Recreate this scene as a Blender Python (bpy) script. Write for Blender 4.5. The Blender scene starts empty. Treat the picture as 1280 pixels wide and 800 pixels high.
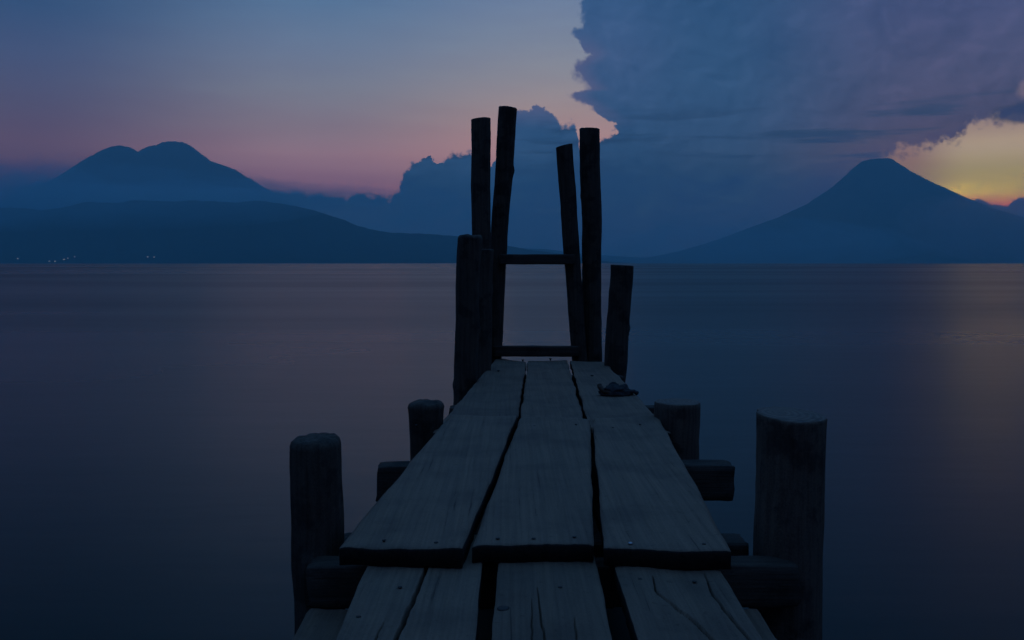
import bpy, math, random
from mathutils import Vector, noise as mnoise

S = bpy.context.scene
COL = S.collection
F = 1100.0          # focal length used to turn measured sizes into metres (31 mm lens)
EYE = 1.40          # camera height above the lake
HOR = 329.0         # row of the horizon in the measurements


def lin(r, g, b):
    def f(c):
        c /= 255.0
        return c / 12.92 if c <= 0.04045 else ((c + 0.055) / 1.055) ** 2.4
    return (f(r), f(g), f(b))


def fbm(x, y, z, octv=4):
    return mnoise.fractal(Vector((x, y, z)), 0.9, 2.0, octv)


def n3(x, y, z):
    return mnoise.noise(Vector((x, y, z)))


# ------------------------------------------------------------------ objects
WORLD_LOC = {}


def link(name, verts, faces, mat, parent=None, label=None, cat=None, group=None, kind=None,
         smooth=True, fmat=None, origin=None):
    """one mesh object; verts are world metres, the origin goes to the base of the piece"""
    xs = [v[0] for v in verts]; ys = [v[1] for v in verts]; zs = [v[2] for v in verts]
    c = origin or Vector(((min(xs) + max(xs)) / 2, (min(ys) + max(ys)) / 2, min(zs)))
    c = Vector(c)
    me = bpy.data.meshes.new(name)
    me.from_pydata([(v[0] - c.x, v[1] - c.y, v[2] - c.z) for v in verts], [], faces)
    mats = mat if isinstance(mat, (list, tuple)) else [mat]
    for m in mats:
        me.materials.append(m)
    me.polygons.foreach_set('use_smooth', [smooth] * len(me.polygons))
    if fmat:
        me.polygons.foreach_set('material_index', fmat)
    me.update()
    o = bpy.data.objects.new(name, me)
    COL.objects.link(o)
    if parent:
        o.parent = parent
        o.location = c - WORLD_LOC[parent.name]
    else:
        o.location = c
    WORLD_LOC[o.name] = c
    tag(o, label, cat, group, kind)
    return o


def tag(o, label=None, cat=None, group=None, kind=None):
    if label: o['label'] = label
    if cat: o['category'] = cat
    if group: o['group'] = group
    if kind: o['kind'] = kind


def empty(name, loc, label, cat, group=None):
    o = bpy.data.objects.new(name, None)
    COL.objects.link(o)
    o.location = loc
    o.empty_display_size = 0.3
    WORLD_LOC[o.name] = Vector(loc)
    tag(o, label, cat, group)
    return o


# ------------------------------------------------------------------ node helper
class NT:
    def __init__(self, tree):
        self.t = tree

    def node(self, kind, **kw):
        n = self.t.nodes.new(kind)
        for k, v in kw.items():
            setattr(n, k, v)
        return n

    def put(self, sock, val):
        if hasattr(val, 'is_output'):
            self.t.links.new(val, sock)
        elif isinstance(val, (tuple, list)) and len(val) == 3 and sock.type == 'RGBA':
            sock.default_value = (*val, 1)
        else:
            sock.default_value = val

    def m(self, op, a, b=None, c=None, clamp=False):
        n = self.node('ShaderNodeMath', operation=op, use_clamp=clamp)
        for i, v in enumerate((a, b, c)):
            if v is not None:
                self.put(n.inputs[i], v)
        return n.outputs[0]

    def add(self, a, b): return self.m('ADD', a, b)
    def sub(self, a, b): return self.m('SUBTRACT', a, b)
    def mul(self, a, b): return self.m('MULTIPLY', a, b)

    def smooth(self, x, lo, hi, a=0.0, b=1.0):
        n = self.node('ShaderNodeMapRange', interpolation_type='SMOOTHSTEP')
        for i, v in enumerate((x, lo, hi, a, b)):
            self.put(n.inputs[i], v)
        return n.outputs[0]

    def mix(self, f, a, b, blend='MIX'):
        n = self.node('ShaderNodeMix', data_type='RGBA', blend_type=blend)
        self.put(n.inputs[0], f); self.put(n.inputs[6], a); self.put(n.inputs[7], b)
        return n.outputs[2]

    def vmath(self, op, a, b):
        n = self.node('ShaderNodeVectorMath', operation=op)
        for i, v in enumerate((a, b)):
            if isinstance(v, (int, float)):
                v = (v, v, v)
            self.put(n.inputs[i], v)
        return n.outputs[0]

    def xyz(self, x, y, z):
        n = self.node('ShaderNodeCombineXYZ')
        for i, v in enumerate((x, y, z)):
            self.put(n.inputs[i], v)
        return n.outputs[0]

    def noise(self, vec, scale, detail=4, rough=0.55, dist=0.0, color=False):
        n = self.node('ShaderNodeTexNoise')
        self.put(n.inputs['Vector'], vec)
        n.inputs['Scale'].default_value = scale
        n.inputs['Detail'].default_value = detail
        n.inputs['Roughness'].default_value = rough
        n.inputs['Distortion'].default_value = dist
        return n.outputs[1 if color else 0]

    def ramp(self, fac, stops, lo, hi):
        n = self.node('ShaderNodeValToRGB')
        e = n.color_ramp.elements
        stops = sorted(stops)
        for i, (p, c) in enumerate(stops):
            q = min(1, max(0, (p - lo) / (hi - lo)))
            el = e[i] if i < 2 else e.new(q)
            el.position = q
            el.color = (*c, 1)
        self.put(n.inputs[0], self.m('DIVIDE', self.sub(fac, lo), hi - lo, clamp=True))
        return n.outputs[0]

    def curve(self, x, pts, xlo, xhi, ylo, yhi):
        n = self.node('ShaderNodeFloatCurve')
        cv = n.mapping.curves[0]
        pts = sorted(pts)
        q = [((a - xlo) / (xhi - xlo), (b - ylo) / (yhi - ylo)) for a, b in pts]
        while len(cv.points) < len(q):
            cv.points.new(0.5, 0.5)
        for i, (a, b) in enumerate(q):
            cv.points[i].location = (a, b)
        for p in cv.points:
            p.handle_type = 'VECTOR'
        n.mapping.use_clip = False
        n.mapping.update()
        self.put(n.inputs['Value'], self.m('DIVIDE', self.sub(x, xlo), xhi - xlo, clamp=True))
        return self.add(self.mul(n.outputs[0], yhi - ylo), ylo)


def material(name):
    m = bpy.data.materials.new(name)
    m.use_nodes = True
    t = NT(m.node_tree)
    b = m.node_tree.nodes['Principled BSDF']
    return m, t, b


# ------------------------------------------------------------------ sky
# directions: azimuth (deg, + to the right of the lake axis) and elevation (deg)
def AZ(px):
    return math.degrees(math.atan((px - 640) / F))


def EL(px, py):
    u = (px - 640) / F
    return math.degrees(math.atan((HOR - py) / F / math.sqrt(1 + u * u)))


HAZE_SIGMA = 8.0e-5
HAZE_TOP = 2560.0
HAZE_FAR = 21000.0
SKY_H = (0.014, 0.058, 0.158)       # light scattered by the air itself, subtracted from the sky beyond it
SKY_GAIN = 1.0


def build_world():
    w = bpy.data.worlds.new("World")
    S.world = w
    w.use_nodes = True
    nt = w.node_tree
    T = NT(nt)
    bg = nt.nodes['Background']
    tc = T.node('ShaderNodeTexCoord')
    d = tc.outputs['Generated']
    sp = T.node('ShaderNodeSeparateXYZ')
    T.put(sp.inputs[0], d)
    x, y, z = sp.outputs
    deg = 180 / math.pi
    az = T.mul(T.m('ARCTAN2', x, y), deg)
    hyp = T.m('SQRT', T.add(T.mul(x, x), T.mul(y, y)))
    el = T.mul(T.m('ARCTAN2', z, hyp), deg)

    # --- clear sky, five bearings, each with its own climb of colour
    def col(px, rows):
        return T.ramp(el, [(EL(px, py) if py > -900 else -py - 900, lin(*c)) for py, c in rows], -2, 90)
    hi = [(-918, (48, 78, 118)), (-924, (14, 50, 86)), (-932, (22, 62, 100)), (-940, (46, 92, 138)), (-950, (62, 116, 174)), (-990, (82, 136, 198))]
    c0 = col(0, hi + [(0, (53, 81, 121)), (60, (68, 85, 122)), (125, (79, 83, 115)), (200, (92, 79, 108)), (250, (92, 74, 104))])
    hm = [(-918, (72, 104, 146)), (-924, (46, 90, 140)), (-932, (34, 86, 136)), (-940, (46, 98, 150)), (-950, (62, 116, 174)), (-990, (82, 136, 198))]
    c1 = col(400, hm + [(0, (85, 115, 150)), (60, (103, 120, 148)), (115, (116, 121, 140)), (160, (124, 114, 132)), (205, (140, 113, 132)), (240, (150, 106, 128))])
    c2 = col(690, hm + [(0, (108, 127, 157)), (50, (121, 133, 154)), (95, (136, 137, 149)), (140, (152, 135, 140)), (175, (162, 130, 136)), (240, (158, 114, 126))])
    c3 = col(1145, hi + [(170, (120, 105, 120)), (200, (142, 114, 112)), (225, (160, 128, 104)), (245, (160, 125, 90))])
    c4 = col(1250, hi + [(120, (110, 105, 122)), (155, (146, 128, 126)), (185, (170, 153, 134)), (212, (182, 163, 112)), (227, (226, 194, 74)), (239, (268, 226, 20)), (249, (275, 178, 20)), (258, (255, 112, 36)), (300, (90, 70, 70))])
    sky = T.mix(T.smooth(az, AZ(20), AZ(400)), c0, c1)
    sky = T.mix(T.smooth(az, AZ(380), AZ(700)), sky, c2)
    sky = T.mix(T.smooth(az, AZ(900), AZ(1130)), sky, c3)
    sky = T.mix(T.smooth(az, AZ(1130), AZ(1215)), sky, c4)
    streak = T.noise(T.xyz(T.mul(az, 0.16), T.mul(el, 1.1), 3.3), 1.0, 5, 0.6)
    sky = T.mix(T.smooth(streak, 0.3, 0.75, 0, 0.22), sky, T.mix(1.0, sky, (0.80, 0.72, 0.84), 'MULTIPLY'))

    veil = T.mul(T.smooth(el, EL(60, 196), EL(60, 214)), T.smooth(az, AZ(230), AZ(60)))
    sky = T.mix(T.mul(veil, 0.55), sky, lin(70, 66, 100))
    # --- clouds: outline by bearing, broken up by billows
    pos = T.xyz(az, el, 0.0)
    wob = T.noise(pos, 1.3, 8, 0.66, color=True)
    ws = T.node('ShaderNodeSeparateXYZ'); T.put(ws.inputs[0], wob)
    vor = T.node('ShaderNodeTexVoronoi', feature='SMOOTH_F1', voronoi_dimensions='2D')
    vor.inputs['Scale'].default_value = 1.25
    vor.inputs['Detail'].default_value = 2.5
    vor.inputs['Roughness'].default_value = 0.5
    vor.inputs['Smoothness'].default_value = 0.25
    T.put(vor.inputs['Vector'], T.vmath('ADD', pos, T.vmath('MULTIPLY', wob, 0.5)))
    vo2 = T.node('ShaderNodeTexVoronoi', feature='SMOOTH_F1', voronoi_dimensions='2D')
    vo2.inputs['Scale'].default_value = 3.4
    vo2.inputs['Detail'].default_value = 2.0
    vo2.inputs['Smoothness'].default_value = 0.15
    T.put(vo2.inputs['Vector'], T.vmath('ADD', pos, T.vmath('MULTIPLY', wob, 0.35)))
    puff = T.add(T.sub(0.45, vor.outputs['Distance']), T.mul(T.sub(0.4, vo2.outputs['Distance']), 0.55))
    aw = T.add(az, T.mul(T.sub(ws.outputs[0], 0.5), 0.55))
    ew = T.add(el, T.mul(T.sub(ws.outputs[1], 0.5), 0.45))

    def by_az(pts, lo=-36, hi_=36):
        q = [(AZ(a), EL(a, b)) for a, b in pts]
        q = [(lo, q[0][1])] + q + [(hi_, q[-1][1])]
        return q
    bankpts = [(0, 246), (28, 228), (45, 219), (62, 220), (90, 226), (330, 231), (352, 233), (384, 234), (392, 240), (425, 241),
               (446, 240), (456, 234), (464, 239), (490, 241), (500, 232), (504, 214), (514, 202), (526, 194), (542, 193),
               (555, 197), (563, 188), (573, 184), (583, 188), (594, 186), (604, 200), (616, 206), (626, 184), (634, 150), (642, 134), (652, 132),
               (659, 137), (667, 130), (677, 128), (688, 135), (697, 141), (699, 155), (705, 151), (717, 149), (721, 156), (717.9, 168), (722, 190), (735, 185), (750, 176), (764, 168), (780, 168)]
    V = T.curve(aw, by_az(bankpts), -36, 36, -5, 30)
    soft = T.smooth(T.noise(pos, 0.35, 3, 0.5), 0.40, 0.62, 0.03, 0.30)
    bank = T.smooth(T.add(T.sub(V, ew), T.mul(puff, 0.42)), T.mul(soft, -0.5), T.add(T.mul(soft, 0.8), 0.04))
    edge = [(0, 724), (12, 719), (31, 722), (41, 709), (53, 719), (69, 727), (84, 707), (97, 714), (112, 729), (117, 704),
            (125, 712), (140, 739), (153, 761), (167, 765), (174, 751), (190, 723), (210, 700)]
    U = T.curve(ew, [(0, AZ(640))] + [(EL(b, a), AZ(b)) for a, b in edge] + [(24, AZ(735)), (40, AZ(790))], 0, 40, -5, 15)
    big = T.smooth(T.add(T.sub(aw, U), T.mul(puff, 0.42)), T.mul(soft, -0.8), T.add(T.mul(soft, 1.6), 0.14))
    big = T.mul(big, T.smooth(el, EL(740, 205), EL(740, 192)))
    cloud = T.m('MAXIMUM', bank, big)
    topp = [(1080, 206), (1117, 199), (1130, 194), (1155, 188), (1185, 183), (1204, 176), (1211, 160), (1240, 156), (1280, 152), (1380, 140), (1500, 150)]
    botp = [(1080, 215), (1150, 224), (1200, 252), (1213, 250), (1218, 245), (1225, 240), (1232, 249), (1240, 255), (1252, 256), (1259, 257), (1263, 250), (1272, 243), (1284, 247), (1380, 258), (1500, 258)]
    TP = T.curve(aw, by_az(topp), -36, 45, -5, 30)
    BP = T.curve(aw, by_az(botp), -36, 45, -5, 30)
    hole = T.mul(T.smooth(T.add(T.sub(TP, ew), T.mul(puff, -0.8)), -0.35, 0.55),
                 T.smooth(T.sub(T.sub(ew, BP), T.mul(puff, 0.22)), -0.05, 0.10))
    hole = T.mul(hole, T.mul(T.smooth(az, AZ(1095), AZ(1125)), T.smooth(az, 35, 30.3)))
    cloud = T.mul(cloud, T.sub(1.0, hole))

    def ccol(px, rows):
        return T.ramp(el, [(EL(px, py) if py > -900 else -py - 900, lin(*c)) for py, c in rows], -2, 90)
    hc = [(-924, (38, 74, 116)), (-932, (34, 74, 118)), (-940, (48, 100, 156)), (-990, (82, 136, 198))]
    k0 = ccol(0, hc + [(190, (66, 66, 98)), (250, (44, 66, 100)), (300, (28, 58, 95))])
    k1 = ccol(560, hc + [(150, (47, 82, 124)), (200, (43, 77, 117)), (240, (36, 69, 107)), (285, (33, 65, 100)), (320, (32, 62, 97))])
    k2 = ccol(760, hc + [(0, (52, 85, 128)), (70, (58, 86, 128)), (130, (52, 83, 124)), (170, (44, 78, 118)), (230, (35, 67, 106)), (285, (36, 66, 101)), (320, (32, 62, 97))])
    k3 = ccol(905, hc + [(0, (45, 79, 120)), (100, (46, 80, 120)), (170, (47, 78, 117)), (220, (42, 71, 107)), (275, (37, 66, 100)), (320, (34, 62, 95))])
    k4 = ccol(1170, hc + [(0, (68, 80, 121)), (95, (70, 79, 115)), (150, (68, 74, 108)), (190, (76, 75, 102)), (240, (58, 66, 94)), (275, (42, 55, 86)), (320, (34, 52, 84))])
    cc = T.mix(T.smooth(az, AZ(60), AZ(480)), k0, k1)
    cc = T.mix(T.smooth(az, AZ(600), AZ(730)), cc, k2)
    cc = T.mix(T.smooth(az, AZ(760), AZ(880)), cc, k3)
    cc = T.mix(T.smooth(az, AZ(900), AZ(1170)), cc, k4)
    lump = T.noise(T.xyz(T.mul(az, 0.22), T.mul(el, 0.30), 7.1), 1.0, 7, 0.55, 0.6)
    cc = T.mix(T.smooth(lump, 0.36, 0.70, 0.0, 0.55), cc, T.mix(1.0, cc, (1.15, 1.09, 1.06), 'MULTIPLY'))
    cc = T.mix(T.smooth(lump, 0.52, 0.28, 0.0, 0.7), cc, T.mix(1.0, cc, (0.74, 0.86, 0.90), 'MULTIPLY'))
    # billows: each is lighter toward the afterglow side and duller on its lee
    bp0 = T.xyz(T.mul(az, 0.42), T.mul(el, 0.55), 2.0)
    b0 = T.noise(bp0, 1.0, 6, 0.6, 0.4)
    b1 = T.noise(T.vmath('ADD', bp0, T.xyz(0.16, -0.20, 0.0)), 1.0, 6, 0.6, 0.4)
    emb = T.sub(b0, b1)
    cc = T.mix(T.smooth(emb, 0.0, 0.16, 0.0, 0.55), cc, T.mix(1.0, cc, (1.30, 1.16, 1.12), 'MULTIPLY'))
    cc = T.mix(T.smooth(emb, 0.0, -0.16, 0.0, 0.55), cc, T.mix(1.0, cc, (0.80, 0.87, 0.90), 'MULTIPLY'))
    # lilac rim where the tower of cloud meets the clear sky
    rim = T.mul(T.smooth(T.sub(az, U), 2.2, 0.3), T.mul(T.smooth(el, EL(740, 165), EL(740, 120)), T.smooth(el, EL(740, 30), EL(740, 80))))
    cc = T.mix(T.mul(rim, 0.6), cc, lin(92, 92, 128))
    # low flat streaks
    st = T.noise(T.xyz(T.mul(az, 0.13), T.mul(el, 1.6), 1.7), 1.0, 4, 0.5)
    stm = T.mul(T.smooth(st, 0.50, 0.66), T.mul(T.smooth(el, EL(900, 245), EL(900, 190)), T.smooth(el, EL(900, 120), EL(900, 160))))
    cc = T.mix(T.mul(stm, 0.8), cc, lin(36, 66, 103))
    col_ = T.mix(cloud, sky, cc)
    # small dark cloud floating at the right of the gap
    ex = T.m('DIVIDE', T.sub(aw, AZ(1292)), 2.1)
    ey = T.m('DIVIDE', T.sub(ew, EL(1280, 141)), 0.62)
    ell = T.m('SQRT', T.add(T.mul(ex, ex), T.mul(ey, ey)))
    col_ = T.mix(T.smooth(ell, 1.2, 0.7, 0, 0.9), col_, lin(42, 62, 93))
    ex = T.m('DIVIDE', T.sub(aw, AZ(1284)), 0.55)
    ey = T.m('DIVIDE', T.sub(ew, EL(1280, 112)), 0.55)
    ell = T.m('SQRT', T.add(T.mul(ex, ex), T.mul(ey, ey)))
    col_ = T.mix(T.smooth(ell, 1.3, 0.5, 0, 0.45), col_, lin(128, 112, 126))

    # far side of the sky, away from the afterglow: deep dusk
    back = T.ramp(el, [(-2, lin(30, 40, 66)), (12, lin(38, 50, 80)), (40, lin(50, 84, 134)), (90, lin(82, 136, 198))], -2, 90)
    aaz = T.m('ABSOLUTE', az)
    col_ = T.mix(T.smooth(aaz, 33, 110), col_, back)
    # twilight sky node gives a faint real gradient on top
    nis = T.node('ShaderNodeTexSky', sky_type='NISHITA')
    nis.sun_disc = False
    nis.sun_elevation = SUN_EL
    nis.sun_rotation = SUN_AZ
    nis.air_density = 1.0; nis.dust_density = 2.0; nis.ozone_density = 3.0
    # what the air in front adds is taken off the sky beyond it and what it removes is put back
    sinel = T.m('MAXIMUM', T.m('SINE', T.mul(el, math.pi / 180)), 0.002)
    path = T.m('MINIMUM', T.m('DIVIDE', HAZE_TOP, sinel), HAZE_FAR)
    tr = T.m('EXPONENT', T.mul(path, -HAZE_SIGMA))
    itr = T.m('DIVIDE', 1.0, tr)
    hz = T.vmath('MULTIPLY', T.xyz(*SKY_H), T.sub(1.0, tr))
    beyond = T.vmath('MULTIPLY', T.vmath('MAXIMUM', T.vmath('SUBTRACT', col_, hz), T.vmath('MULTIPLY', col_, 0.15)), itr)
    glow = T.vmath('MULTIPLY', nis.outputs[0], 0.002)
    tot = T.vmath('ADD', beyond, glow)
    T.put(bg.inputs[0], tot)
    bg.inputs[1].default_value = SKY_GAIN
    try:
        w.cycles.sampling_method = 'MANUAL'
        w.cycles.sample_map_resolution = 1024
    except Exception:
        pass


SUN_AZ = math.radians(29.0)
SUN_EL = math.radians(3.5)
build_world()
sd = bpy.data.lights.new('sun', 'SUN')
sd.energy = 0.012
sd.angle = math.radians(6)
sd.color = (1.0, 0.50, 0.36)
so = bpy.data.objects.new('sun', sd)
COL.objects.link(so)
sdir = Vector((math.sin(SUN_AZ) * math.cos(SUN_EL), math.cos(SUN_AZ) * math.cos(SUN_EL), math.sin(SUN_EL)))
so.rotation_euler = (-sdir).to_track_quat('-Z', 'Y').to_euler()
so.location = (60, 100, 60)

# ------------------------------------------------------------------ materials


def wood(name, tint, tint2, grain=(110, 1.6, 60), rough=0.8, bump=0.35, warp_amt=0.018, patch=0.0):
    m, T, b = material(name)
    tc = T.node('ShaderNodeTexCoord')
    oi = T.node('ShaderNodeObjectInfo')
    off = T.mul(oi.outputs['Random'], 37.0)
    v = T.vmath('ADD', tc.outputs['Object'], T.xyz(off, T.mul(off, 1.7), T.mul(off, 0.6)))
    mp = T.node('ShaderNodeMapping')
    mp.inputs['Scale'].default_value = grain
    warp = T.noise(v, 2.6, 3, 0.5, color=True)
    T.put(mp.inputs[0], T.vmath('ADD', v, T.vmath('MULTIPLY', T.vmath('SUBTRACT', warp, 0.5), warp_amt)))
    g = T.noise(mp.outputs[0], 1.0, 6, 0.65)
    mp2 = T.node('ShaderNodeMapping')
    mp2.inputs['Scale'].default_value = tuple(a * 0.28 if a > 10 else a * 0.35 for a in grain)
    T.put(mp2.inputs[0], v)
    g2 = T.noise(mp2.outputs[0], 1.0, 4, 0.6)
    blot = T.noise(v, 4.5, 5, 0.6)
    spots = T.noise(v, 46.0, 3, 0.6)
    fine = T.noise(v, 190.0, 3, 0.7)
    c = T.mix(T.smooth(T.add(T.mul(g, 0.6), T.mul(fine, 0.4)), 0.34, 0.66), tint2, tint)
    c = T.mix(T.smooth(g2, 0.35, 0.65, 0.0, 0.40), c, T.mix(1.0, c, (0.68, 0.72, 0.80), 'MULTIPLY'))
    c = T.mix(T.smooth(blot, 0.42, 0.70, 0.0, 0.65), c, T.mix(1.0, c, (0.58, 0.60, 0.64), 'MULTIPLY'))
    c = T.mix(T.smooth(spots, 0.62, 0.74, 0.0, 0.6), c, T.mix(1.0, c, (0.5, 0.5, 0.52), 'MULTIPLY'))
    if patch:
        pn = T.noise(v, 7.0, 6, 0.62)
        c = T.mix(T.smooth(pn, 0.50, 0.60, 0.0, patch), c, T.mix(1.0, c, (0.40, 0.42, 0.46), 'MULTIPLY'))
    tone = T.add(0.86, T.mul(oi.outputs['Random'], 0.28))
    c = T.mix(1.0, c, T.xyz(tone, tone, tone), 'MULTIPLY')
    # fine dark checks along the grain
    chk = T.smooth(g, 0.36, 0.30, 0.0, 0.8)
    c = T.mix(chk, c, T.mix(1.0, c, (0.3, 0.3, 0.33), 'MULTIPLY'))
    T.put(b.inputs['Base Color'], c)
    b.inputs['Roughness'].default_value = rough
    b.inputs['Specular IOR Level'].default_value = 0.25
    bp = T.node('ShaderNodeBump')
    bp.inputs['Strength'].default_value = bump
    bp.inputs['Distance'].default_value = 0.006
    T.put(bp.inputs['Height'], T.add(T.add(g, T.mul(g2, 0.8)), T.mul(spots, 0.25)))
    T.put(b.inputs['Normal'], bp.outputs[0])
    return m


M_PLANK = wood('weathered_plank', (0.235, 0.158, 0.108), (0.155, 0.106, 0.074))
M_SAWN = wood('shaded_sawn_edge', (0.028, 0.023, 0.019), (0.015, 0.013, 0.011))  # dark end grain, with the shade on the plank ends put into the colour
M_LOG = wood('old_log', (0.105, 0.080, 0.060), (0.045, 0.034, 0.027), grain=(60, 60, 1.6), bump=0.8, warp_amt=0.05, patch=0.8)
M_LOGR = wood('peeled_log', (0.20, 0.145, 0.105), (0.095, 0.068, 0.052), grain=(60, 60, 1.2), bump=0.7, warp_amt=0.05, patch=0.85)
M_BEAM = wood('rough_beam', (0.085, 0.064, 0.048), (0.045, 0.034, 0.027), grain=(1.6, 80, 80), bump=0.7, patch=0.6)


def end_grain():
    m, T, b = material('end_grain')
    tc = T.node('ShaderNodeTexCoord')
    wv = T.node('ShaderNodeTexWave', wave_type='RINGS', rings_direction='Z')
    wv.inputs['Scale'].default_value = 17
    wv.inputs['Distortion'].default_value = 5.0
    wv.inputs['Detail'].default_value = 3
    T.put(wv.inputs['Vector'], tc.outputs['Object'])
    nz = T.noise(tc.outputs['Object'], 30, 5, 0.6)
    c = T.mix(wv.outputs[1], (0.135, 0.10, 0.078), (0.185, 0.142, 0.112))
    c = T.mix(T.smooth(nz, 0.5, 0.7, 0, 0.6), c, (0.05, 0.05, 0.05))
    T.put(b.inputs['Base Color'], c)
    b.inputs['Roughness'].default_value = 0.85
    bp = T.node('ShaderNodeBump')
    bp.inputs['Strength'].default_value = 0.4
    bp.inputs['Distance'].default_value = 0.004
    T.put(bp.inputs['Height'], T.add(wv.outputs[1], nz))
    T.put(b.inputs['Normal'], bp.outputs[0])
    return m


M_END = end_grain()


def plain(name, c, rough=0.7, metal=0.0, var=0.4, scale=30):
    m, T, b = material(name)
    tc = T.node('ShaderNodeTexCoord')
    nz = T.noise(tc.outputs['Object'], scale, 4, 0.6)
    T.put(b.inputs['Base Color'], T.mix(T.smooth(nz, 0.3, 0.7, 0, 1), c, tuple(q * (1 - var) for q in c)))
    b.inputs['Roughness'].default_value = rough
    b.inputs['Metallic'].default_value = metal
    bp = T.node('ShaderNodeBump')
    bp.inputs['Strength'].default_value = 0.3
    bp.inputs['Distance'].default_value = 0.003
    T.put(bp.inputs['Height'], nz)
    T.put(b.inputs['Normal'], bp.outputs[0])
    return m


M_NAIL = plain('rusted_iron', (0.05, 0.038, 0.032), 0.6, 0.3)
M_NAILB = plain('bare_steel', (0.45, 0.46, 0.48), 0.35, 0.9)
M_CLOTH = plain('dark_wet_cloth', (0.012, 0.014, 0.018), 0.7, scale=60)
M_STRAP = plain('brown_strap', (0.06, 0.030, 0.014), 0.7)


def water_mat():
    m, T, b = material('lake_water')
    b.inputs['Base Color'].default_value = (0.0005, 0.012, 0.010, 1)
    b.inputs['IOR'].default_value = 1.33
    b.inputs['Specular IOR Level'].default_value = 0.325
    g = T.node('ShaderNodeNewGeometry')
    p = g.outputs['Position']
    mp = T.node('ShaderNodeMapping'); mp.inputs['Scale'].default_value = (0.006, 0.02, 1)
    T.put(mp.inputs[0], p)
    slick = T.noise(mp.outputs[0], 1.0, 5, 0.55, 0.8)
    mp3 = T.node('ShaderNodeMapping'); mp3.inputs['Scale'].default_value = (0.0007, 0.006, 1)
    T.put(mp3.inputs[0], p)
    slick2 = T.noise(mp3.outputs[0], 1.0, 4, 0.5)
    T.put(b.inputs['Roughness'], T.add(T.smooth(slick, 0.36, 0.64, 0.26, 0.36), T.smooth(slick2, 0.35, 0.65, -0.012, 0.018)))
    mp2 = T.node('ShaderNodeMapping'); mp2.inputs['Scale'].default_value = (0.5, 1.6, 1)
    T.put(mp2.inputs[0], p)
    rip = T.noise(mp2.outputs[0], 1.0, 3, 0.5)
    bp = T.node('ShaderNodeBump')
    bp.inputs['Strength'].default_value = 0.25
    bp.inputs['Distance'].default_value = 0.02
    T.put(bp.inputs['Height'], rip)
    T.put(b.inputs['Normal'], bp.outputs[0])
    return m


def forest_mat(name, c1, c2):
    m, T, b = material(name)
    g = T.node('ShaderNodeNewGeometry')
    n1 = T.noise(g.outputs['Position'], 0.004, 8, 0.65)
    n2 = T.noise(g.outputs['Position'], 0.0011, 4, 0.6)
    c = T.mix(T.smooth(n1, 0.35, 0.65), c1, c2)
    c = T.mix(T.smooth(n2, 0.5, 0.7, 0, 0.5), c, tuple(q * 1.5 for q in c2))
    T.put(b.inputs['Base Color'], c)
    b.inputs['Roughness'].default_value = 0.95
    b.inputs['Specular IOR Level'].default_value = 0.1
    return m


M_HILL = forest_mat('forested_slope', (0.010, 0.022, 0.018), (0.018, 0.034, 0.026))
M_ROCK = forest_mat('volcanic_slope', (0.060, 0.056, 0.045), (0.105, 0.085, 0.066))

# ------------------------------------------------------------------ lake
XW, Y0W, Y1W = 30000, -3000, 26000
link('lake', [(-XW, Y0W, 0), (XW, Y0W, 0), (XW, Y1W, 0), (-XW, Y1W, 0)], [(0, 1, 2, 3)], water_mat(), kind='structure', smooth=False,
     label='calm dusk lake surface around the jetty', origin=(0, 0, 0))

# ------------------------------------------------------------------ mountains


def interp(pts, x):
    if x <= pts[0][0]:
        return pts[0][1]
    for (a, p), (b, q) in zip(pts, pts[1:]):
        if x <= b:
            t = (x - a) / (b - a)
            return p + (q - p) * t
    return pts[-1][1]


def terrain(name, hf, x0, x1, y0, y1, nx, ny, mat, label):
    vs, fs = [], []
    for j in range(ny + 1):
        yy = y0 + (y1 - y0) * j / ny
        for i in range(nx + 1):
            xx = x0 + (x1 - x0) * i / nx
            vs.append((xx, yy, max(-0.8, hf(xx, yy))))
    for j in range(ny):
        for i in range(nx):
            a = j * (nx + 1) + i
            fs.append((a, a + 1, a + nx + 2, a + nx + 1))
    return link(name, vs, fs, mat, kind='structure', label=label, origin=((x0 + x1) / 2, (y0 + y1) / 2, 0))


def cone_hf(px, Y, left, right):
    """left/right: silhouette (px, py) lists read away from the summit"""
    cx = (px - 640) / F * Y
    pl = [((px - a) / F * Y, (HOR - b) / F * Y) for a, b in left]
    pr = [((a - px) / F * Y, (HOR - b) / F * Y) for a, b in right]

    def hf(x, y):
        dx, dy = x - cx, y - Y
        r = math.hypot(dx, dy * 1.8)
        w = 0.5 + 0.5 * (dx / r if r > 1 else 0)
        w = w * w * (3 - 2 * w)
        return interp(pl, r) * (1 - w) + interp(pr, r) * w
    return hf


YL, YR, YF, YM = 17000.0, 14500.0, 10600.0, 16500.0
pa = cone_hf(148, YL, [(148, 182), (140, 183), (125, 189), (100, 204), (75, 222), (40, 240), (0, 258), (-120, 300), (-260, 335)],
             [(148, 182), (160, 184), (172, 191), (185, 205), (215, 228), (260, 250), (380, 300), (480, 335)])
pb = cone_hf(218, YL, [(218, 176), (207, 177), (195, 181), (184, 185), (172, 193), (150, 208), (100, 238), (0, 285), (-100, 335)],
             [(218, 176), (228, 177), (238, 183), (250, 192), (263, 202), (275, 206), (292, 212), (312, 223), (330, 234), (360, 252), (420, 285), (520, 330), (560, 340)])


def twin(x, y):
    h = max(pa(x, y), pb(x, y))
    k = 0.016 * h * fbm(x * 0.0013, y * 0.0013, 2.0, 6) + 16 * fbm(x * 0.010, y * 0.010, 5.0, 4)
    return h + k


terrain('volcano', twin, (-420 - 640) / F * YL, (600 - 640) / F * YL, YL - 4600, YL + 4200, 620, 150, M_ROCK,
        'twin-peaked volcano rising behind the mist on the left')

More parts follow.
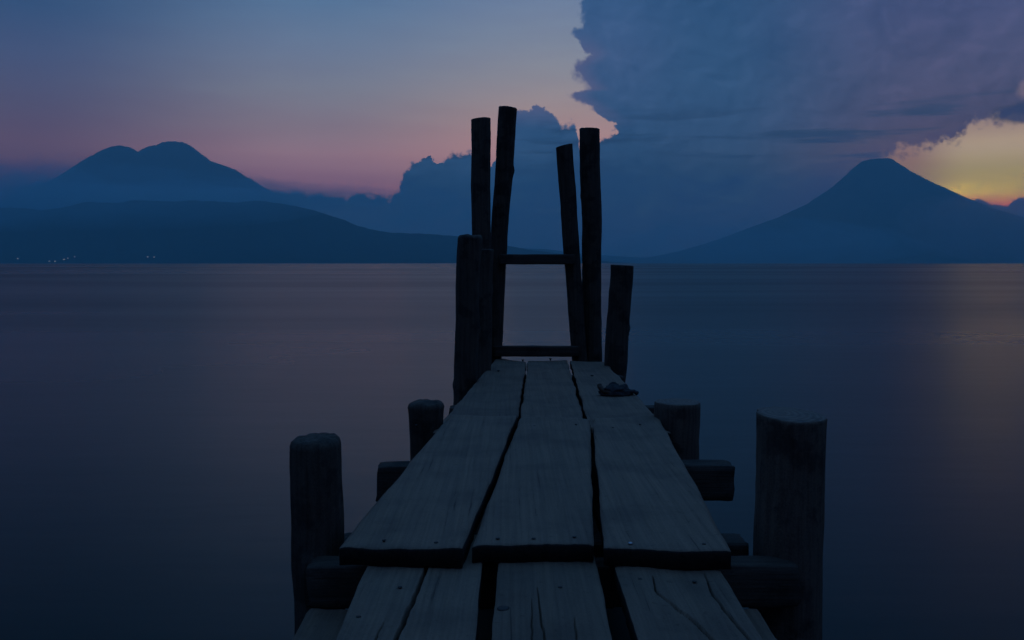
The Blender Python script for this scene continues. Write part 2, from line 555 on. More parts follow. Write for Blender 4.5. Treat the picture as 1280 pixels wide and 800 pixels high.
ca = cone_hf(1096, YR, [(1096, 197.5), (1085, 199), (1076, 202), (1066, 211), (1057, 219), (1042, 233), (1010, 254), (974, 272), (942, 283), (900, 299), (850, 314), (790, 326), (720, 340)],
             [(1096, 197.5), (1110, 198), (1116, 200), (1122, 204), (1137, 214), (1161, 227), (1185, 239), (1209, 251), (1240, 263), (1280, 277), (1360, 300), (1480, 322), (1560, 345)])


def pedro(x, y):
    h = ca(x, y)
    k = 0.012 * h * fbm(x * 0.0015, y * 0.0015, 9.0, 6) + 11 * fbm(x * 0.012, y * 0.012, 1.0, 4)
    return h + k


terrain('volcano', pedro, (700 - 640) / F * YR, (1900 - 640) / F * YR, YR - 4000, YR + 4200, 620, 150, M_ROCK,
        'single cone volcano under the sunset glow on the right')

fp = [(-700, 250), (-300, 240), (-100, 256), (0, 262), (60, 258), (120, 254), (180, 251), (260, 250), (330, 252), (370, 258), (395, 264), (420, 272), (461, 284), (500, 289),
      (523, 291), (560, 294), (590, 298), (620, 305), (650, 310), (700, 318), (760, 327), (800, 333)]
FRX = [((a - 640) / F * YF, (HOR - b) / F * YF) for a, b in fp]


def shore_y(x):
    return 8950 + 260 * fbm(x * 0.0006, 0.3, 4.0, 3)


def foot(x, y):
    R = interp(FRX, x)
    s = shore_y(x)
    if y <= YF:
        t = (y - s) / (YF - s)
    else:
        t = 1 - (y - YF) / 2600
    t = max(-0.05, min(1, t))
    g = t * (0.55 + 0.45 * t) if t > 0 else t
    k = 1 + 0.10 * fbm(x * 0.0009, y * 0.0012, 7.0, 5)
    return R * g * k + (7 * fbm(x * 0.006, y * 0.006, 3.0, 4) if t > 0.03 else 0)


terrain('hills', foot, FRX[0][0], FRX[-1][0], 8400, 13200, 620, 140, M_HILL, 'dark forested slope along the far left shore')

mp_ = [(480, 318), (560, 312), (620, 309), (680, 311), (720, 315), (760, 319), (800, 322), (840, 320), (900, 316), (980, 312), (1100, 310), (1300, 306), (1700, 300)]
MRX = [((a - 640) / F * YM, (HOR - b) / F * YM) for a, b in mp_]


def mid(x, y):
    R = interp(MRX, x)
    t = max(-0.05, 1 - abs(y - YM) / 1500)
    return R * t * (1 + 0.14 * fbm(x * 0.0007, y * 0.0009, 3.0, 4))


terrain('hills', mid, MRX[0][0], MRX[-1][0], YM - 1700, YM + 1700, 200, 40, M_HILL, 'low distant shoreline in the middle behind the jetty')

# ------------------------------------------------------------------ village specks on the far shore


def lamp_mat():
    m, T, b = material('lit_windows')
    b.inputs['Base Color'].default_value = (0.5, 0.48, 0.44, 1)
    b.inputs['Emission Color'].default_value = (1.0, 0.82, 0.60, 1)
    b.inputs['Emission Strength'].default_value = 0.26
    return m


M_WALLH = plain('whitewash', (0.6, 0.6, 0.58), 0.9)
M_ROOFH = plain('tin_roof', (0.25, 0.24, 0.24), 0.6)
M_LIT = lamp_mat()


def house(px, py, w, h, label):
    # find the slope where the sight line meets it
    y = 8700.0
    while y < YF:
        x = (px - 640) / F * y
        zt = foot(x, y)
        if zt > 1 and zt >= (HOR - py) / F * y:
            break
        y += 4
    z = max(zt, 1.0) - 1.0
    dpt = w * 0.7
    root = empty('house', (x, y, z), label, 'house', 'lit houses on the far left shore')
    a, b2 = w / 2, dpt / 2
    hh = h + 1.0
    vs = [(x - a, y - b2, z), (x + a, y - b2, z), (x + a, y + b2, z), (x - a, y + b2, z),
          (x - a, y - b2, z + hh), (x + a, y - b2, z + hh), (x + a, y + b2, z + hh), (x - a, y + b2, z + hh)]
    link('wall', vs, [(0, 1, 5, 4), (1, 2, 6, 5), (2, 3, 7, 6), (3, 0, 4, 7)], M_WALLH, root, smooth=False)
    e = 0.8
    zt = z + hh
    rv = [(x - a - e, y - b2 - e, zt), (x + a + e, y - b2 - e, zt), (x + a + e, y + b2 + e, zt), (x - a - e, y + b2 + e, zt),
          (x - a - e, y, zt + h * 0.45), (x + a + e, y, zt + h * 0.45)]
    link('roof', rv, [(0, 1, 5, 4), (2, 3, 4, 5), (0, 4, 3), (1, 2, 5), (0, 3, 2, 1)], M_ROOFH, root, smooth=False)
    ww, wh = w * 0.78, h * 0.6
    zb = z + 1 + h * 0.2
    yv = y - b2 - 0.05
    wv = [(x - ww / 2, yv, zb), (x + ww / 2, yv, zb), (x + ww / 2, yv, zb + wh), (x - ww / 2, yv, zb + wh),
          (x - ww / 2, yv - .15, zb), (x + ww / 2, yv - .15, zb), (x + ww / 2, yv - .15, zb + wh), (x - ww / 2, yv - .15, zb + wh)]
    link('window', wv, [(4, 5, 6, 7), (0, 4, 7, 3), (1, 2, 6, 5), (3, 7, 6, 2), (0, 1, 5, 4)], M_LIT, root, smooth=False)


for px, py, w, h, lb in [
    (22.5, 324, 20, 13, 'small lit house standing alone at far left of the shore'),
    (62, 327, 17, 11, 'dim lit house low at the water, left end of the cluster'),
    (69, 327.5, 20, 15, 'lit house at the water right of the dim one'),
    (80.5, 325, 22, 15, 'brightest lit house in the middle of the shore cluster'),
    (85, 323.5, 15, 11, 'lit house just above and right of the brightest one'),
    (93.5, 321.5, 16, 11, 'lit house highest on the slope, right end of the cluster'),
    (185, 322, 20, 14, 'left one of the separate pair of lit houses along shore'),
    (193, 322, 17, 12, 'right one of the separate pair of lit houses along shore')]:
    house(px, py, w, h, lb)

# ------------------------------------------------------------------ air


def volume_mat(name, color, dens, aniso):
    m = bpy.data.materials.new(name)
    m.use_nodes = True
    nt = m.node_tree
    nt.nodes.clear()
    out = nt.nodes.new('ShaderNodeOutputMaterial')
    pv = nt.nodes.new('ShaderNodeVolumePrincipled')
    pv.inputs['Color'].default_value = (*color, 1)
    pv.inputs['Density'].default_value = dens
    pv.inputs['Anisotropy'].default_value = aniso
    nt.links.new(pv.outputs[0], out.inputs['Volume'])
    return m


HX, HY0, HY1, HZ0, HZ1 = 33000, -3500, 27000, -1.8, HAZE_TOP
hv = [(-HX, HY0, HZ0), (HX, HY0, HZ0), (HX, HY1, HZ0), (-HX, HY1, HZ0), (-HX, HY0, HZ1), (HX, HY0, HZ1), (HX, HY1, HZ1), (-HX, HY1, HZ1)]
link('haze', hv, [(0, 3, 2, 1), (4, 5, 6, 7), (0, 1, 5, 4), (1, 2, 6, 5), (2, 3, 7, 6), (3, 0, 4, 7)],
     volume_mat('haze', (0.37, 0.85, 1.0), HAZE_SIGMA, 0.35), kind='stuff', smooth=False, label='blue evening haze over the lake', origin=(0, 0, 0))


def mist_bank(cx, cy, cz, rx, ry, rz, dens, seed, label, color=(0.42, 0.84, 1.0), g=0.35):
    vs, fs = [], []
    nu, nv = 120, 24
    for j in range(nv + 1):
        ph = math.pi * j / nv - math.pi / 2
        for i in range(nu):
            th = 2 * math.pi * i / nu
            n = 1 + 0.45 * fbm(math.cos(th) * 3 + seed, math.sin(th) * 3, math.sin(ph) * 1.5, 5)
            vs.append((cx + rx * math.cos(ph) * math.cos(th) * (0.8 + 0.2 * n), cy + ry * math.cos(ph) * math.sin(th) * n,
                       cz + rz * math.sin(ph) * (n if ph > 0 else 1)))
    for j in range(nv):
        for i in range(nu):
            fs.append((j * nu + i, j * nu + (i + 1) % nu, (j + 1) * nu + (i + 1) % nu, (j + 1) * nu + i))
    link('mist', vs, fs, volume_mat('mist', color, dens, g), kind='stuff', label=label, origin=(cx, cy, cz))


def mist(px, py, Y, wpx, hpx, ry, tau, seed, label, **kw):
    s = Y / F
    mist_bank((px - 640) * s, Y, (HOR - py) * s, wpx * s, ry, hpx * s, tau / (2 * ry), seed, label, **kw)


for mx, my, mw, mh, mt, ms, ml in [(95, 243, 110, 15, 1.0, 1.0, 'left puff of the pale mist at the feet of the twin peaks'),
                                   (215, 245, 130, 13, 1.2, 2.0, 'middle stretch of the pale mist under the higher peak'),
                                   (345, 247, 130, 12, 1.0, 3.0, 'right tail of the pale mist trailing off the twin peaks')]:
    mist(mx, my, 13600, mw, mh, 420, mt, ms, ml, color=(0.60, 0.92, 1.0))
mist(20, 244, 13000, 130, 38, 350, 0.9, 4.0, 'softer mist at the left end of the far slope')
mist(1290, 282, 10400, 170, 52, 500, 0.50, 12.0, 'thin mist bank added to spread the glow below the sunset gap', color=(0.9, 0.82, 0.9), g=0.8)  # added so the low right picks up scattered sunset glow
mist(930, 306, 10800, 230, 30, 500, 0.55, 15.0, 'faint mist over the left foot of the right volcano')
mist(240, 246, 14400, 330, 20, 400, 0.7, 7.0, 'thin upper sheet of mist on the twin peaks')
mist(60, 250, 10050, 380, 42, 300, 0.55, 9.0, 'low mist clinging to the crest of the dark slope')

# ------------------------------------------------------------------ the jetty
JL = Vector((0.15, 4.2, 0.0))
jetty = empty('jetty', JL, 'old wooden plank jetty with log piles and four tall poles reaching into the lake', 'jetty')


def px2(px, py, zt):
    """point on a level top of height zt seen at that spot"""
    d = (EYE - zt) * F / (py - HOR)
    return Vector(((px - 640) * d / F, d))


def plank(nl, nr, fr, fl, z0, z1, thick, seed, nu=26, nv=120, cracks=(), v_pow=1.0, label=None, wob=0.006, cup=0.004, sagn=0.0, ragged=0.008):
    """nl.. are 2D corners (near left, near right, far right, far left)"""
    vs = []
    L = ((fl - nl).length + (fr - nr).length) / 2
    W = (nr - nl).length
    for j in range(nv + 1):
        v = (j / nv)
        v = 1 - (1 - v) ** v_pow
        eL = wob * fbm(seed, v * L * 2.3, 1.0, 4)
        eR = wob * fbm(seed + 9, v * L * 2.3, 2.0, 4)
        a = nl.lerp(fl, v); b = nr.lerp(fr, v)
        ax = (b - a).normalized()
        a = a + ax * eL; b = b + ax * eR
        for i in range(nu + 1):
            u = i / nu
            # squeeze columns to the edges for a rounded arris
            uu = u + 0.035 * math.sin(-2 * math.pi * u) * -1 if False else u
            p = a.lerp(b, uu)
            along = (fl - nl).normalized()
            if j == 0 or j == nv:
                p = p + along * (ragged * fbm(seed + (3 if j else 5), uu * 4, 0.0, 3) + 0.003 * fbm(seed, uu * 40, 1.0, 3))
            z = z0 + (z1 - z0) * v
            z += cup * (4 * (uu - 0.5) ** 2 - 0.4) + 0.004 * fbm(seed + 20, v * L * 1.6, uu * 1.3, 3)
            z += 0.0012 * fbm(uu * W * 60 + seed * 3, v * L * 2.0, 4.0, 3)
            z += sagn * (1 - v) ** 6 * (uu - 0.5)
            de = min(uu, 1 - uu) * W
            if de < 0.007:
                z -= 0.003 * (1 - de / 0.007) ** 2
            dl = min(v, 1 - v) * L
            if dl < 0.004:
                z -= 0.0015 * (1 - dl / 0.004)
            for (pts, wd, dp) in cracks:
                if pts[0][1] <= v <= pts[-1][1]:
                    cu = interp([(q[1], q[0]) for q in pts], v) + 0.016 * n3(seed, v * L * 6, 3.0) + 0.008 * n3(seed, v * L * 26, 8.0) + 0.003 * n3(seed, v * L * 90, 2.0)
                    dd = abs(uu - cu) * W
                    vt = (v - pts[0][1]) / (pts[-1][1] - pts[0][1])
                    ww = wd * min(1, 0.25 + min(vt, 1 - vt) * 3) if pts[0][1] > 0.001 or pts[-1][1] < 0.999 else wd
                    z -= dp * math.exp(-(dd / ww) ** 4)
            vs.append((p.x, p.y, z))
    n = nu + 1
    fs = []
    for j in range(nv):
        for i in range(nu):
            a = j * n + i
            fs.append((a, a + 1, a + n + 1, a + n))
    loop = [i for i in range(n)] + [j * n + nu for j in range(1, nv + 1)] + [nv * n + i for i in range(nu - 1, -1, -1)] + [j * n for j in range(nv - 1, 0, -1)]
    base = len(vs)
    m2 = len(loop)
    for k in loop:
        x, y, z = vs[k]
        vs.append((x, y, z - 0.006))
    for k in loop:
        x, y, z = vs[k]
        vs.append((x + 0.003 * n3(x * 20, y * 20, seed), y + 0.003 * n3(x * 20, y * 20, seed + 4), z0 + (z1 - z0) * 0 - thick + (0.003 * n3(x * 9, y * 9, 1)) if z0 == z1 else z - thick))
    for q in range(m2):
        r = (q + 1) % m2
        fs.append((loop[r], loop[q], base + q, base + r))
        fs.append((base + r, base + q, base + m2 + q, base + m2 + r))
    fs.append(tuple(base + m2 + q for q in range(m2 - 1, -1, -1)))
    c = (nl + nr + fl + fr) / 4
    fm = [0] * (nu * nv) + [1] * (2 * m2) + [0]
    o = link('plank', vs, fs, [M_PLANK, M_SAWN], jetty, fmat=fm, label=label, origin=(c.x, c.y, z0 - thick))
    return o


def nail(parent, x, y, z, r=0.006, h=0.004, mat=None, tilt=(0, 0)):
    vs, fs = [], []
    k = 12
    prof = [(r * 0.5, -0.012), (r * 0.5, 0.0), (r, 0.0005), (r, h * 0.5), (r * 0.75, h * 0.9), (0.0001, h)]
    for (rr, zz) in prof:
        for i in range(k):
            t = 2 * math.pi * i / k
            vs.append((x + rr * math.cos(t) + tilt[0] * zz, y + rr * math.sin(t) + tilt[1] * zz, z + zz))
    for j in range(len(prof) - 1):
        for i in range(k):
            fs.append((j * k + i, j * k + (i + 1) % k, (j + 1) * k + (i + 1) % k, (j + 1) * k + i))
    link('nail', vs, fs, mat or M_NAIL, parent)


def log(name, p0, p1, r0, r1, seed, mat=None, top='flat', tilt=0.0, tilt_dir=0.0, lump=0.07, label=None, segs=40, step=0.02, flat=0.0, bend=0.01, flare=0.0):
    p0 = Vector(p0); p1 = Vector(p1)
    ax = (p1 - p0)
    L = ax.length
    ax.normalize()
    sx = Vector((1, 0, 0)); sx = (sx - ax * sx.dot(ax)).normalized()
    sy = ax.cross(sx)
    n = max(8, int(L / step))
    vs, fs, fm = [], [], []
    rnd = random.Random(seed)
    knots = [(rnd.uniform(0.1, 0.90), rnd.uniform(0, 6.28), rnd.uniform(0.12, 0.25)) for _ in range(int(3 + L * 2))]

    def rad(th, t):
        r = r0 + (r1 - r0) * t
        k = 1 + lump * fbm(math.cos(th) * 0.9 + seed, math.sin(th) * 0.9, t * L * 2.2, 3)
        k += 0.035 * fbm(math.cos(th) * 5 + seed * 2, math.sin(th) * 5, t * L * 1.5, 3)
        k += 0.012 * fbm(math.cos(th) * 14, math.sin(th) * 14 + seed, t * L * 5.0, 2)
        k += 0.030 * fbm(math.cos(th) * 2.5, math.sin(th) * 2.5 + seed, t * L * 7.0, 3)
        k -= flat * abs(math.cos(2 * th + seed)) * 0.5
        for kt, ka, kh in knots:
            dt = (t - kt) * L / 0.035
            da = math.atan2(math.sin(th - ka), math.cos(th - ka)) / 0.35
            k += kh * math.exp(-dt * dt - da * da) * 0.8
        k += flare * max(0, (t - 0.9) / 0.1) ** 2
        return r * k

    for j in range(n + 1):
        t = j / n
        c = p0 + ax * (L * t)
        c = c + sx * bend * fbm(seed, t * L * 0.9, 0.0, 2) + sy * bend * fbm(seed, t * L * 0.9, 5.0, 2)
        for i in range(segs):
            th = 2 * math.pi * i / segs
            r = rad(th, t)
            q = c + (sx * math.cos(th) + sy * math.sin(th)) * r
            if j == n:
                q = q + ax * (tilt * r * math.cos(th - tilt_dir) + (0.012 if top == 'flat' else 0.03) * r1 * fbm(math.cos(th) * 2, math.sin(th) * 2, seed, 3))
                if top == 'round':
                    q = q - ax * 0.10 * r1
            vs.append(q[:])
    # top: shoulder then rings to the centre
    rings = [(0.97, 0.03), (0.85, 0.05), (0.55, 0.055), (0.25, 0.05)] if top == 'flat' else [(0.95, 0.13), (0.84, 0.22), (0.55, 0.27), (0.22, 0.28)]
    cT = p1 + sx * bend * fbm(seed, L * 0.9, 0.0, 2) + sy * bend * fbm(seed, L * 0.9, 5.0, 2)
    for (f, h) in rings:
        for i in range(segs):
            th = 2 * math.pi * i / segs
            r = rad(th, 1.0) * f
            q = cT + (sx * math.cos(th) + sy * math.sin(th)) * r + ax * (tilt * r * math.cos(th - tilt_dir) + h * r1 + (0.02 if top == 'flat' else 0.12) * r1 * fbm(math.cos(th) * 2 * f, math.sin(th) * 2 * f, seed, 3))
            if top == 'round':
                q = q - ax * 0.05 * r1
            vs.append(q[:])
    tot = n + 1 + len(rings)
    for j in range(tot - 1):
        for i in range(segs):
            fs.append((j * segs + i, j * segs + (i + 1) % segs, (j + 1) * segs + (i + 1) % segs, (j + 1) * segs + i))
            fm.append(1 if (j >= n + 1 and top == 'flat') else 0)
    fs.append(tuple((tot - 1) * segs + i for i in range(segs))); fm.append(1 if top == 'flat' else 0)
    fs.append(tuple(i for i in range(segs - 1, -1, -1))); fm.append(0)
    return link(name, vs, fs, [mat or M_LOG, M_END], jetty, label=label, fmat=fm, origin=p0)


def beam(name, x0, x1, y0, y1, z0, z1, seed, ang=0.0, mat=None, label=None, n=60, rough=0.006, axis='x', dz=0.0):
    """rough-hewn timber along x (or y), worn arrises"""
    vs, fs = [], []
    prof = []
    k = 6
    if axis == 'x':
        A0, A1, B0, B1 = x0, x1, y0, y1
    else:
        A0, A1, B0, B1 = y0, y1, x0, x1
    w, h = B1 - B0, z1 - z0
    c = 0.055 * min(w, h)
    def side(pa, pb):
        return [(pa[0] + (pb[0] - pa[0]) * q / k, pa[1] + (pb[1] - pa[1]) * q / k) for q in range(k)]
    cor = [(-w / 2 + c, -h / 2), (w / 2 - c, -h / 2), (w / 2, -h / 2 + c), (w / 2, h / 2 - c), (w / 2 - c, h / 2), (-w / 2 + c, h / 2), (-w / 2, h / 2 - c), (-w / 2, -h / 2 + c)]
    for q in range(8):
        prof += side(cor[q], cor[(q + 1) % 8])
    m = len(prof)
    for j in range(n + 1):
        t = j / n
        endf = 1.0
        dl = min(t, 1 - t) * (A1 - A0)
        if dl < 0.012:
            endf = 0.955 + 0.045 * dl / 0.012
        for (b, z) in prof:
            a = A0 + (A1 - A0) * t
            s = endf * (1 + rough * 6 * fbm(seed + b * 8, z * 8, a * 2.0, 3))
            if j in (0, n):
                a += 0.010 * fbm(b * 20, z * 20, seed, 3)
            bb, zz = b * s, z * s + dz * (t - 0.5)
            bb += rough * fbm(b * 30, z * 30 + seed, a * 4, 3)
            zz += rough * fbm(b * 30 + 7, z * 30 + seed, a * 4, 3)
            B = (B0 + B1) / 2 + bb + ang * (a - (A0 + A1) / 2)
            Z = (z0 + z1) / 2 + zz
            vs.append((a, B, Z) if axis == 'x' else (B, a, Z))
    for j in range(n):
        for i in range(m):
            f = (j * m + i, j * m + (i + 1) % m, (j + 1) * m + (i + 1) % m, (j + 1) * m + i)
            fs.append(f if axis == 'y' else f[::-1])
    fs.append(tuple(range(m))); fs.append(tuple(n * m + i for i in range(m - 1, -1, -1)))
    return link(name, vs, fs, mat or M_BEAM, jetty, label=label)


# ---- deck, three lengths of three planks
ZB, TH = 0.70, 0.045
ZA = ZB - TH - 0.002


def B(px, py): return px2(px, py, ZB)


V = Vector
pB1 = plank(B(424, 683), B(578, 687), B(646.5, 520), B(564, 518), ZB, ZB, TH, 1.0, label='left plank of the middle length', sagn=0.006)
pB2 = plank(B(590, 681), B(742, 679), B(737.5, 522), B(650, 521), ZB - 0.001, ZB - 0.001, TH - 0.002, 2.0, label='middle plank of the middle length', cup=-0.004)
pB3 = plank(B(754.5, 685), B(914, 690), B(821, 518), B(741, 524), ZB + 0.001, ZB + 0.001, TH, 3.0, label='right plank of the middle length')

# near length (runs back under the camera)
def A(x, d): return V((x, d))
YN, YE = -0.7, 2.42
cr = (YE - YN)
def vv(d): return (d - YN) / cr
pA1 = plank(A(-0.31, YN), A(-0.092, YN), A(-0.070, YE), A(-0.362, YE), ZA, ZA, TH, 11.0, nu=190, nv=240, v_pow=1.9, cup=0.003, wob=0.004,
            cracks=[([(0.40, 0.0), (0.43, vv(1.75)), (0.485, vv(1.95)), (0.52, vv(2.18)), (0.53, 1.0)], 0.0030, 0.04),
                    ([(0.30, vv(1.4)), (0.285, vv(1.75)), (0.30, vv(1.83))], 0.0018, 0.02)], label='split left plank of the near length')
pA2 = plank(A(-0.062, YN), A(0.155, YN), A(0.214, YE), A(-0.034, YE), ZA - 0.001, ZA - 0.001, TH, 12.0, nu=190, nv=240, v_pow=1.9, cup=-0.003, wob=0.005,
            cracks=[([(0.44, vv(1.3)), (0.45, vv(1.7)), (0.40, vv(1.92)), (0.385, vv(2.02))], 0.0017, 0.014), ([(0.72, vv(1.45)), (0.70, vv(1.7)), (0.71, vv(1.86))], 0.0014, 0.010),
                    ([(0.32, vv(1.5)), (0.34, vv(1.85)), (0.33, vv(1.95))], 0.0014, 0.010)], label='narrow middle plank of the near length')
pA3 = plank(A(0.225, YN), A(0.425, YN), A(0.515, YE), A(0.256, YE), ZA + 0.001, ZA + 0.001, TH, 13.0, nu=190, nv=240, v_pow=1.9, cup=0.003, wob=0.005,
            cracks=[([(0.78, vv(1.3)), (0.60, vv(1.74)), (0.52, vv(1.84)), (0.36, vv(1.95)), (0.30, vv(2.0)), (0.33, vv(2.10))], 0.0026, 0.022),
                    ([(0.95, vv(1.6)), (0.86, vv(1.80)), (0.80, vv(2.0)), (0.83, vv(2.12))], 0.0020, 0.018)], label='cracked right plank of the near length')

# far length, dipping a little toward its end
def C(px, py):
    d = 782.8 / (py - 338.17)
    return V(((px - 640) / F * d, d))
def zc(d): return 0.655 - 0.00833 * (d - 4.0)
CN = 505.0
pl = []
def cplank(n0, n1, f1, f0, seed, label, **kw):
    a, b, c, d = [C(*q) for q in (n0, n1, f1, f0)]
    # carry the near end back under the middle length
    def ext(near, far):
        t = (3.86 - near.y) / (far.y - near.y)
        return near + (far - near) * t
    a, b = ext(a, d), ext(b, c)
    return plank(a, b, c, d, zc(3.86), zc(7.0), 0.042, seed, label=label, nu=22, nv=130, **kw)
pC1 = cplank((564, 514), (648, 514), (658, 452), (621, 447.5), 21.0, 'left plank of the far length', wob=0.012)
pC2 = cplank((652, 514), (727, 516), (709, 450), (660, 451), 22.0, 'middle plank of the far length', wob=0.012)
pC3 = cplank((732, 516), (812, 512), (756, 452), (712.5, 451), 23.0, 'right plank of the far length', wob=0.012)

# nails, and one knot built like a nail head
for pk, zt, pts in [
    (pB1, ZB, [(480, 676), (545, 679), (520, 532)]),
    (pB2, ZB, [(622, 674), (667, 674), (718, 672), (668, 533), (720, 531)]),
    (pB3, ZB, [(880, 681), (766, 535), (800, 531)]),
    (pA1, ZA, [(448, 772), (500, 735)]),
    (pA2, ZA, [(700, 735)]),
    (pA3, ZA, [(800, 725), (868, 728)])]:
    for (qx, qy) in pts:
        q = px2(qx, qy, zt)
        nail(pk, q.x, q.y, zt + 0.001, r=0.0055, h=0.003)
q = px2(788, 681, ZB); nail(pB3, q.x, q.y, ZB + 0.002, r=0.006, h=0.005, mat=M_NAILB)
q = px2(629, 760, ZA); nail(pA2, q.x, q.y, ZA - 0.002, r=0.014, h=0.004)  # dark knot in the wood, made as a wide nail disc
for pk, pts in [(pC1, [(623, 464), (653.5, 450.5)]), (pC2, [(688, 449)]), (pC3, [(740, 470)])]:
    for (qx, qy) in pts:
        q = C(qx, qy)
        nail(pk, q.x, q.y, zc(q.y) + 0.002, r=0.012, h=0.006)

# ---- piles: heavy ones in pairs, then the tall poles at the far end
def P(px, py, d): return ((px - 640) / F * d, d, EYE - (py - HOR) / F * d)
WB = -1.3           # the feet stand in the lake bed
def pile(name, ptop, pbot, d, r0, r1, seed, dy=0.0, **kw):
    """from the lake bed to the top; ptop and pbot are two sightings on its axis"""
    a = Vector(P(*ptop, d)); b = Vector(P(*pbot, d + dy))
    t = (WB - a.z) / (b.z - a.z)
    foot_ = a + (b - a) * t
    return log(name, foot_, a, r0, r1, seed, **kw)

pile('pile', (988, 519), (984, 800), 2.45, 0.094, 0.0945, 3, mat=M_LOGR, tilt=0.075, tilt_dir=2.0, lump=0.07, label='thick peeled pile with a flat sawn top, near right', step=0.012, segs=56)
pile('pile', (395, 553), (402, 800), 2.45, 0.066, 0.072, 5, top='round', lump=0.13, label='dark pile with a rounded worn top, near left', step=0.012, segs=56)
pile('pile', (847, 503), (847, 580), 4.0, 0.098, 0.103, 7, mat=M_LOGR, label='short stout pile beside the middle length, right side')
pile('pile', (533, 506), (533, 580), 4.0, 0.060, 0.075, 8, top='round', label='short dark pile beside the middle length, left side', flare=0.12)
pile('pile', (588, 297), (580, 500), 5.75, 0.068, 0.078, 9, top='round', mat=M_LOG, label='waist-high leaning pile on the left of the far length', bend=0.02)
pile('pile', (607, 312), (604, 467), 6.3, 0.058, 0.055, 10, label='thin pile just behind the leaning left one')
pile('pile', (777, 332), (769, 470), 6.6, 0.076, 0.086, 12, mat=M_LOG, label='waist-high pile on the right of the far length', bend=0.02)
pile('pole', (600, 149), (604, 465), 6.95, 0.066, 0.077, 14, label='tall upright pole at the far end, outer left', tilt=0.08, lump=0.05)
pile('pole', (634, 135), (617, 447), 7.12, 0.050, 0.075, 15, label='tallest pole, leaning, inner left at the far end', tilt=-0.06, lump=0.05)
pile('pole', (705.5, 182.5), (724, 446), 7.12, 0.056, 0.068, 16, label='shorter leaning pole, inner right at the far end', tilt=0.18, lump=0.05)
pile('pole', (737.5, 161.5), (741, 450), 7.20, 0.066, 0.084, 17, label='tall thick pole at the far end, outer right', tilt=-0.05, lump=0.05)

# ---- cross timbers
beam('cross_beam', -0.535, 0.752, 2.30, 2.385, 0.500, 0.606, 31, label='front cross timber between the two near piles')
beam('cross_beam', -0.50, 0.672, 2.50, 2.60, 0.49, 0.606, 32, label='second cross timber behind the front one')
beam('cross_beam', -0.53, 0.876, 3.46, 3.56, 0.462, 0.602, 33, label='cross timber under the middle length', ang=0.01)
beam('cross_beam', -0.345, 0.90, 4.86, 4.95, 0.48, 0.600, 34, label='cross timber under the far length')
beam('cross_beam', -0.30, 0.80, 6.30, 6.40, 0.46, 0.588, 35, label='last cross timber under the far end')
beam('stringer', -0.10, 0.30, 2.55, 6.9, 0.40, 0.455, 43, axis='y', label='added board blocking light through the gap left of the middle planks')  # added below the deck so bright water does not show through the gap
beam('stringer', 0.32, 0.52, 2.55, 6.9, 0.40, 0.455, 44, axis='y', label='added board blocking light through the gap right of the middle planks')  # second added board, keeps the other gap dark
beam('stringer', 0.565, 0.642, 0.4, 2.30, 0.44, 0.496, 41, axis='y', mat=M_PLANK, label='low side timber running under the right edge')
beam('stringer', -0.53, -0.40, 0.4, 2.30, 0.44, 0.496, 42, axis='y', mat=M_PLANK, label='low side timber running under the left edge')
# rungs tying the tall poles together
beam('rung', -0.10, 0.50, 7.00, 7.07, 1.392, 1.470, 51, label='upper rung between the leaning poles', n=30, rough=0.003)
beam('rung', -0.15, 0.53, 7.01, 7.08, 0.655, 0.738, 52, label='lower rung at the end of the deck', n=30, rough=0.003)

# ------------------------------------------------------------------ dark crumpled cloth on the far plank
def crumple(cx, cy, cz, lx, ly, h, seed, mat, parent, name):
    vs, fs = [], []
    nu, nv = 40, 14
    for j in range(nv + 1):
        ph = (math.pi / 2) * j / nv
        for i in range(nu):
            th = 2 * math.pi * i / nu
            k = 1 + 0.35 * fbm(math.cos(th) * 2 + seed, math.sin(th) * 2, ph * 2, 4)
            z = h * math.sin(ph) * (1 + 0.3 * fbm(math.cos(th) * 2.5 * math.cos(ph), math.sin(th) * 2.5, seed + 5, 4))
            vs.append((cx + lx * math.cos(ph) * math.cos(th) * k, cy + ly * math.cos(ph) * math.sin(th) * k, cz + max(0.0, z)))
    for j in range(nv):
        for i in range(nu):
            fs.append((j * nu + i, j * nu + (i + 1) % nu, (j + 1) * nu + (i + 1) % nu, (j + 1) * nu + i))
    fs.append(tuple(range(nu - 1, -1, -1)))
    fs.append(tuple(nv * nu + i for i in range(nu)))
    return link(name, vs, fs, mat, parent)


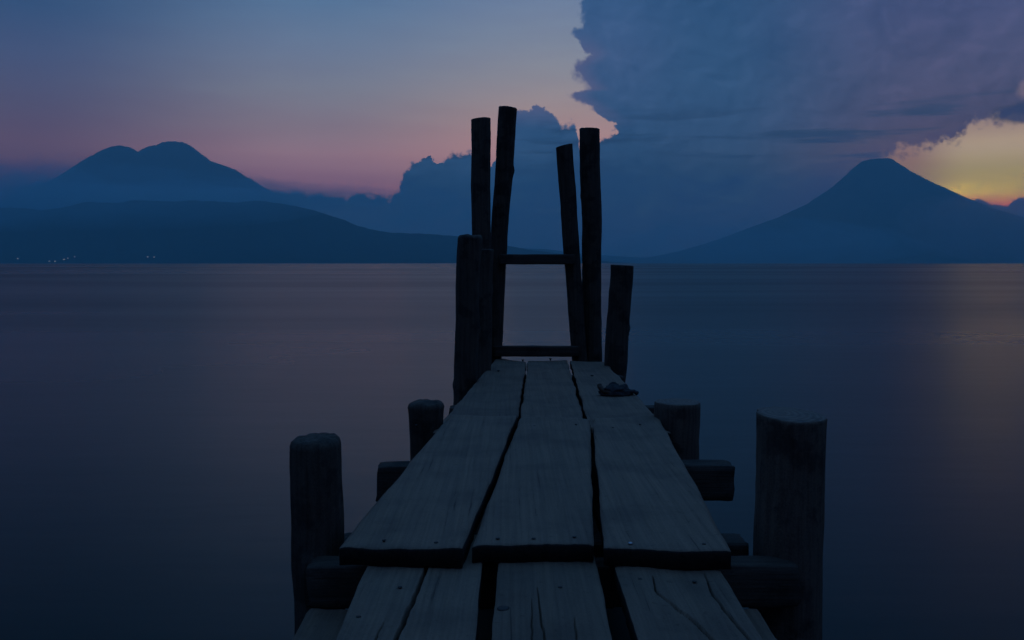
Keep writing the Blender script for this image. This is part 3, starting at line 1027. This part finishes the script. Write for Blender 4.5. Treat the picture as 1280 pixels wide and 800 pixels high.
def tube(name, pts, r, mat, parent, k=10):
    vs, fs = [], []
    P_ = [Vector(p) for p in pts]
    # refine
    Q = []
    for a in range(len(P_) - 1):
        p0 = P_[max(0, a - 1)]; p1 = P_[a]; p2 = P_[a + 1]; p3 = P_[min(len(P_) - 1, a + 2)]
        for s in range(6):
            t = s / 6
            Q.append(0.5 * ((2 * p1) + (-p0 + p2) * t + (2 * p0 - 5 * p1 + 4 * p2 - p3) * t * t + (-p0 + 3 * p1 - 3 * p2 + p3) * t ** 3))
    Q.append(P_[-1])
    for j, p in enumerate(Q):
        tn = (Q[min(j + 1, len(Q) - 1)] - Q[max(j - 1, 0)]).normalized()
        sx = tn.cross(Vector((0, 0.2, 1))).normalized(); sy = tn.cross(sx)
        for i in range(k):
            th = 2 * math.pi * i / k
            vs.append((p + (sx * math.cos(th) + sy * math.sin(th)) * r * (1 + 0.2 * n3(j * 0.4, th, 1)))[:])
    for j in range(len(Q) - 1):
        for i in range(k):
            fs.append((j * k + i, j * k + (i + 1) % k, (j + 1) * k + (i + 1) % k, (j + 1) * k + i))
    fs.append(tuple(range(k - 1, -1, -1))); fs.append(tuple((len(Q) - 1) * k + i for i in range(k)))
    return link(name, vs, fs, mat, parent)


q = C(770, 494)
zd = zc(q.y) + 0.002
cl = empty('rag', (q.x, q.y, zd), 'small dark crumpled rag lying on the far right plank', 'rag')
crumple(q.x, q.y, zd, 0.088, 0.050, 0.062, 4.0, M_CLOTH, cl, 'cloth')
tube('fold', [(q.x - 0.03, q.y - 0.03, zd + 0.012), (q.x - 0.065, q.y - 0.02, zd + 0.022), (q.x - 0.088, q.y, zd + 0.040), (q.x - 0.094, q.y + 0.015, zd + 0.054)], 0.015, M_STRAP, cl)
tube('strap', [(q.x + 0.03, q.y - 0.03, zd + 0.014), (q.x + 0.075, q.y - 0.015, zd + 0.020), (q.x + 0.105, q.y, zd + 0.018), (q.x + 0.120, q.y - 0.012, zd + 0.010)], 0.012, M_CLOTH, cl)

# ------------------------------------------------------------------ camera and render
cam = bpy.data.cameras.new('camera')
co = bpy.data.objects.new('camera', cam)
COL.objects.link(co)
co.location = (0, 0, EYE)
co.rotation_euler = (math.radians(90), 0, 0)
cam.sensor_width = 36.0
cam.lens = 36.0 * F / 1280.0
cam.shift_y = -(400 - HOR) / 1280.0
cam.clip_start = 0.05
cam.clip_end = 90000
S.camera = co
S.view_settings.view_transform = 'Standard'
S.view_settings.look = 'None'
S.view_settings.exposure = 0
S.view_settings.gamma = 1
S.view_settings.use_curve_mapping = False
S.render.engine = 'CYCLES'
c = S.cycles
c.max_bounces = 5
c.diffuse_bounces = 2
c.glossy_bounces = 3
c.use_adaptive_sampling = True
c.adaptive_threshold = 0.01
c.volume_bounces = 2
c.use_denoising = True
try:
    c.denoiser = 'OPENIMAGEDENOISE'
except Exception:
    pass
c.caustics_reflective = False
c.caustics_refractive = False
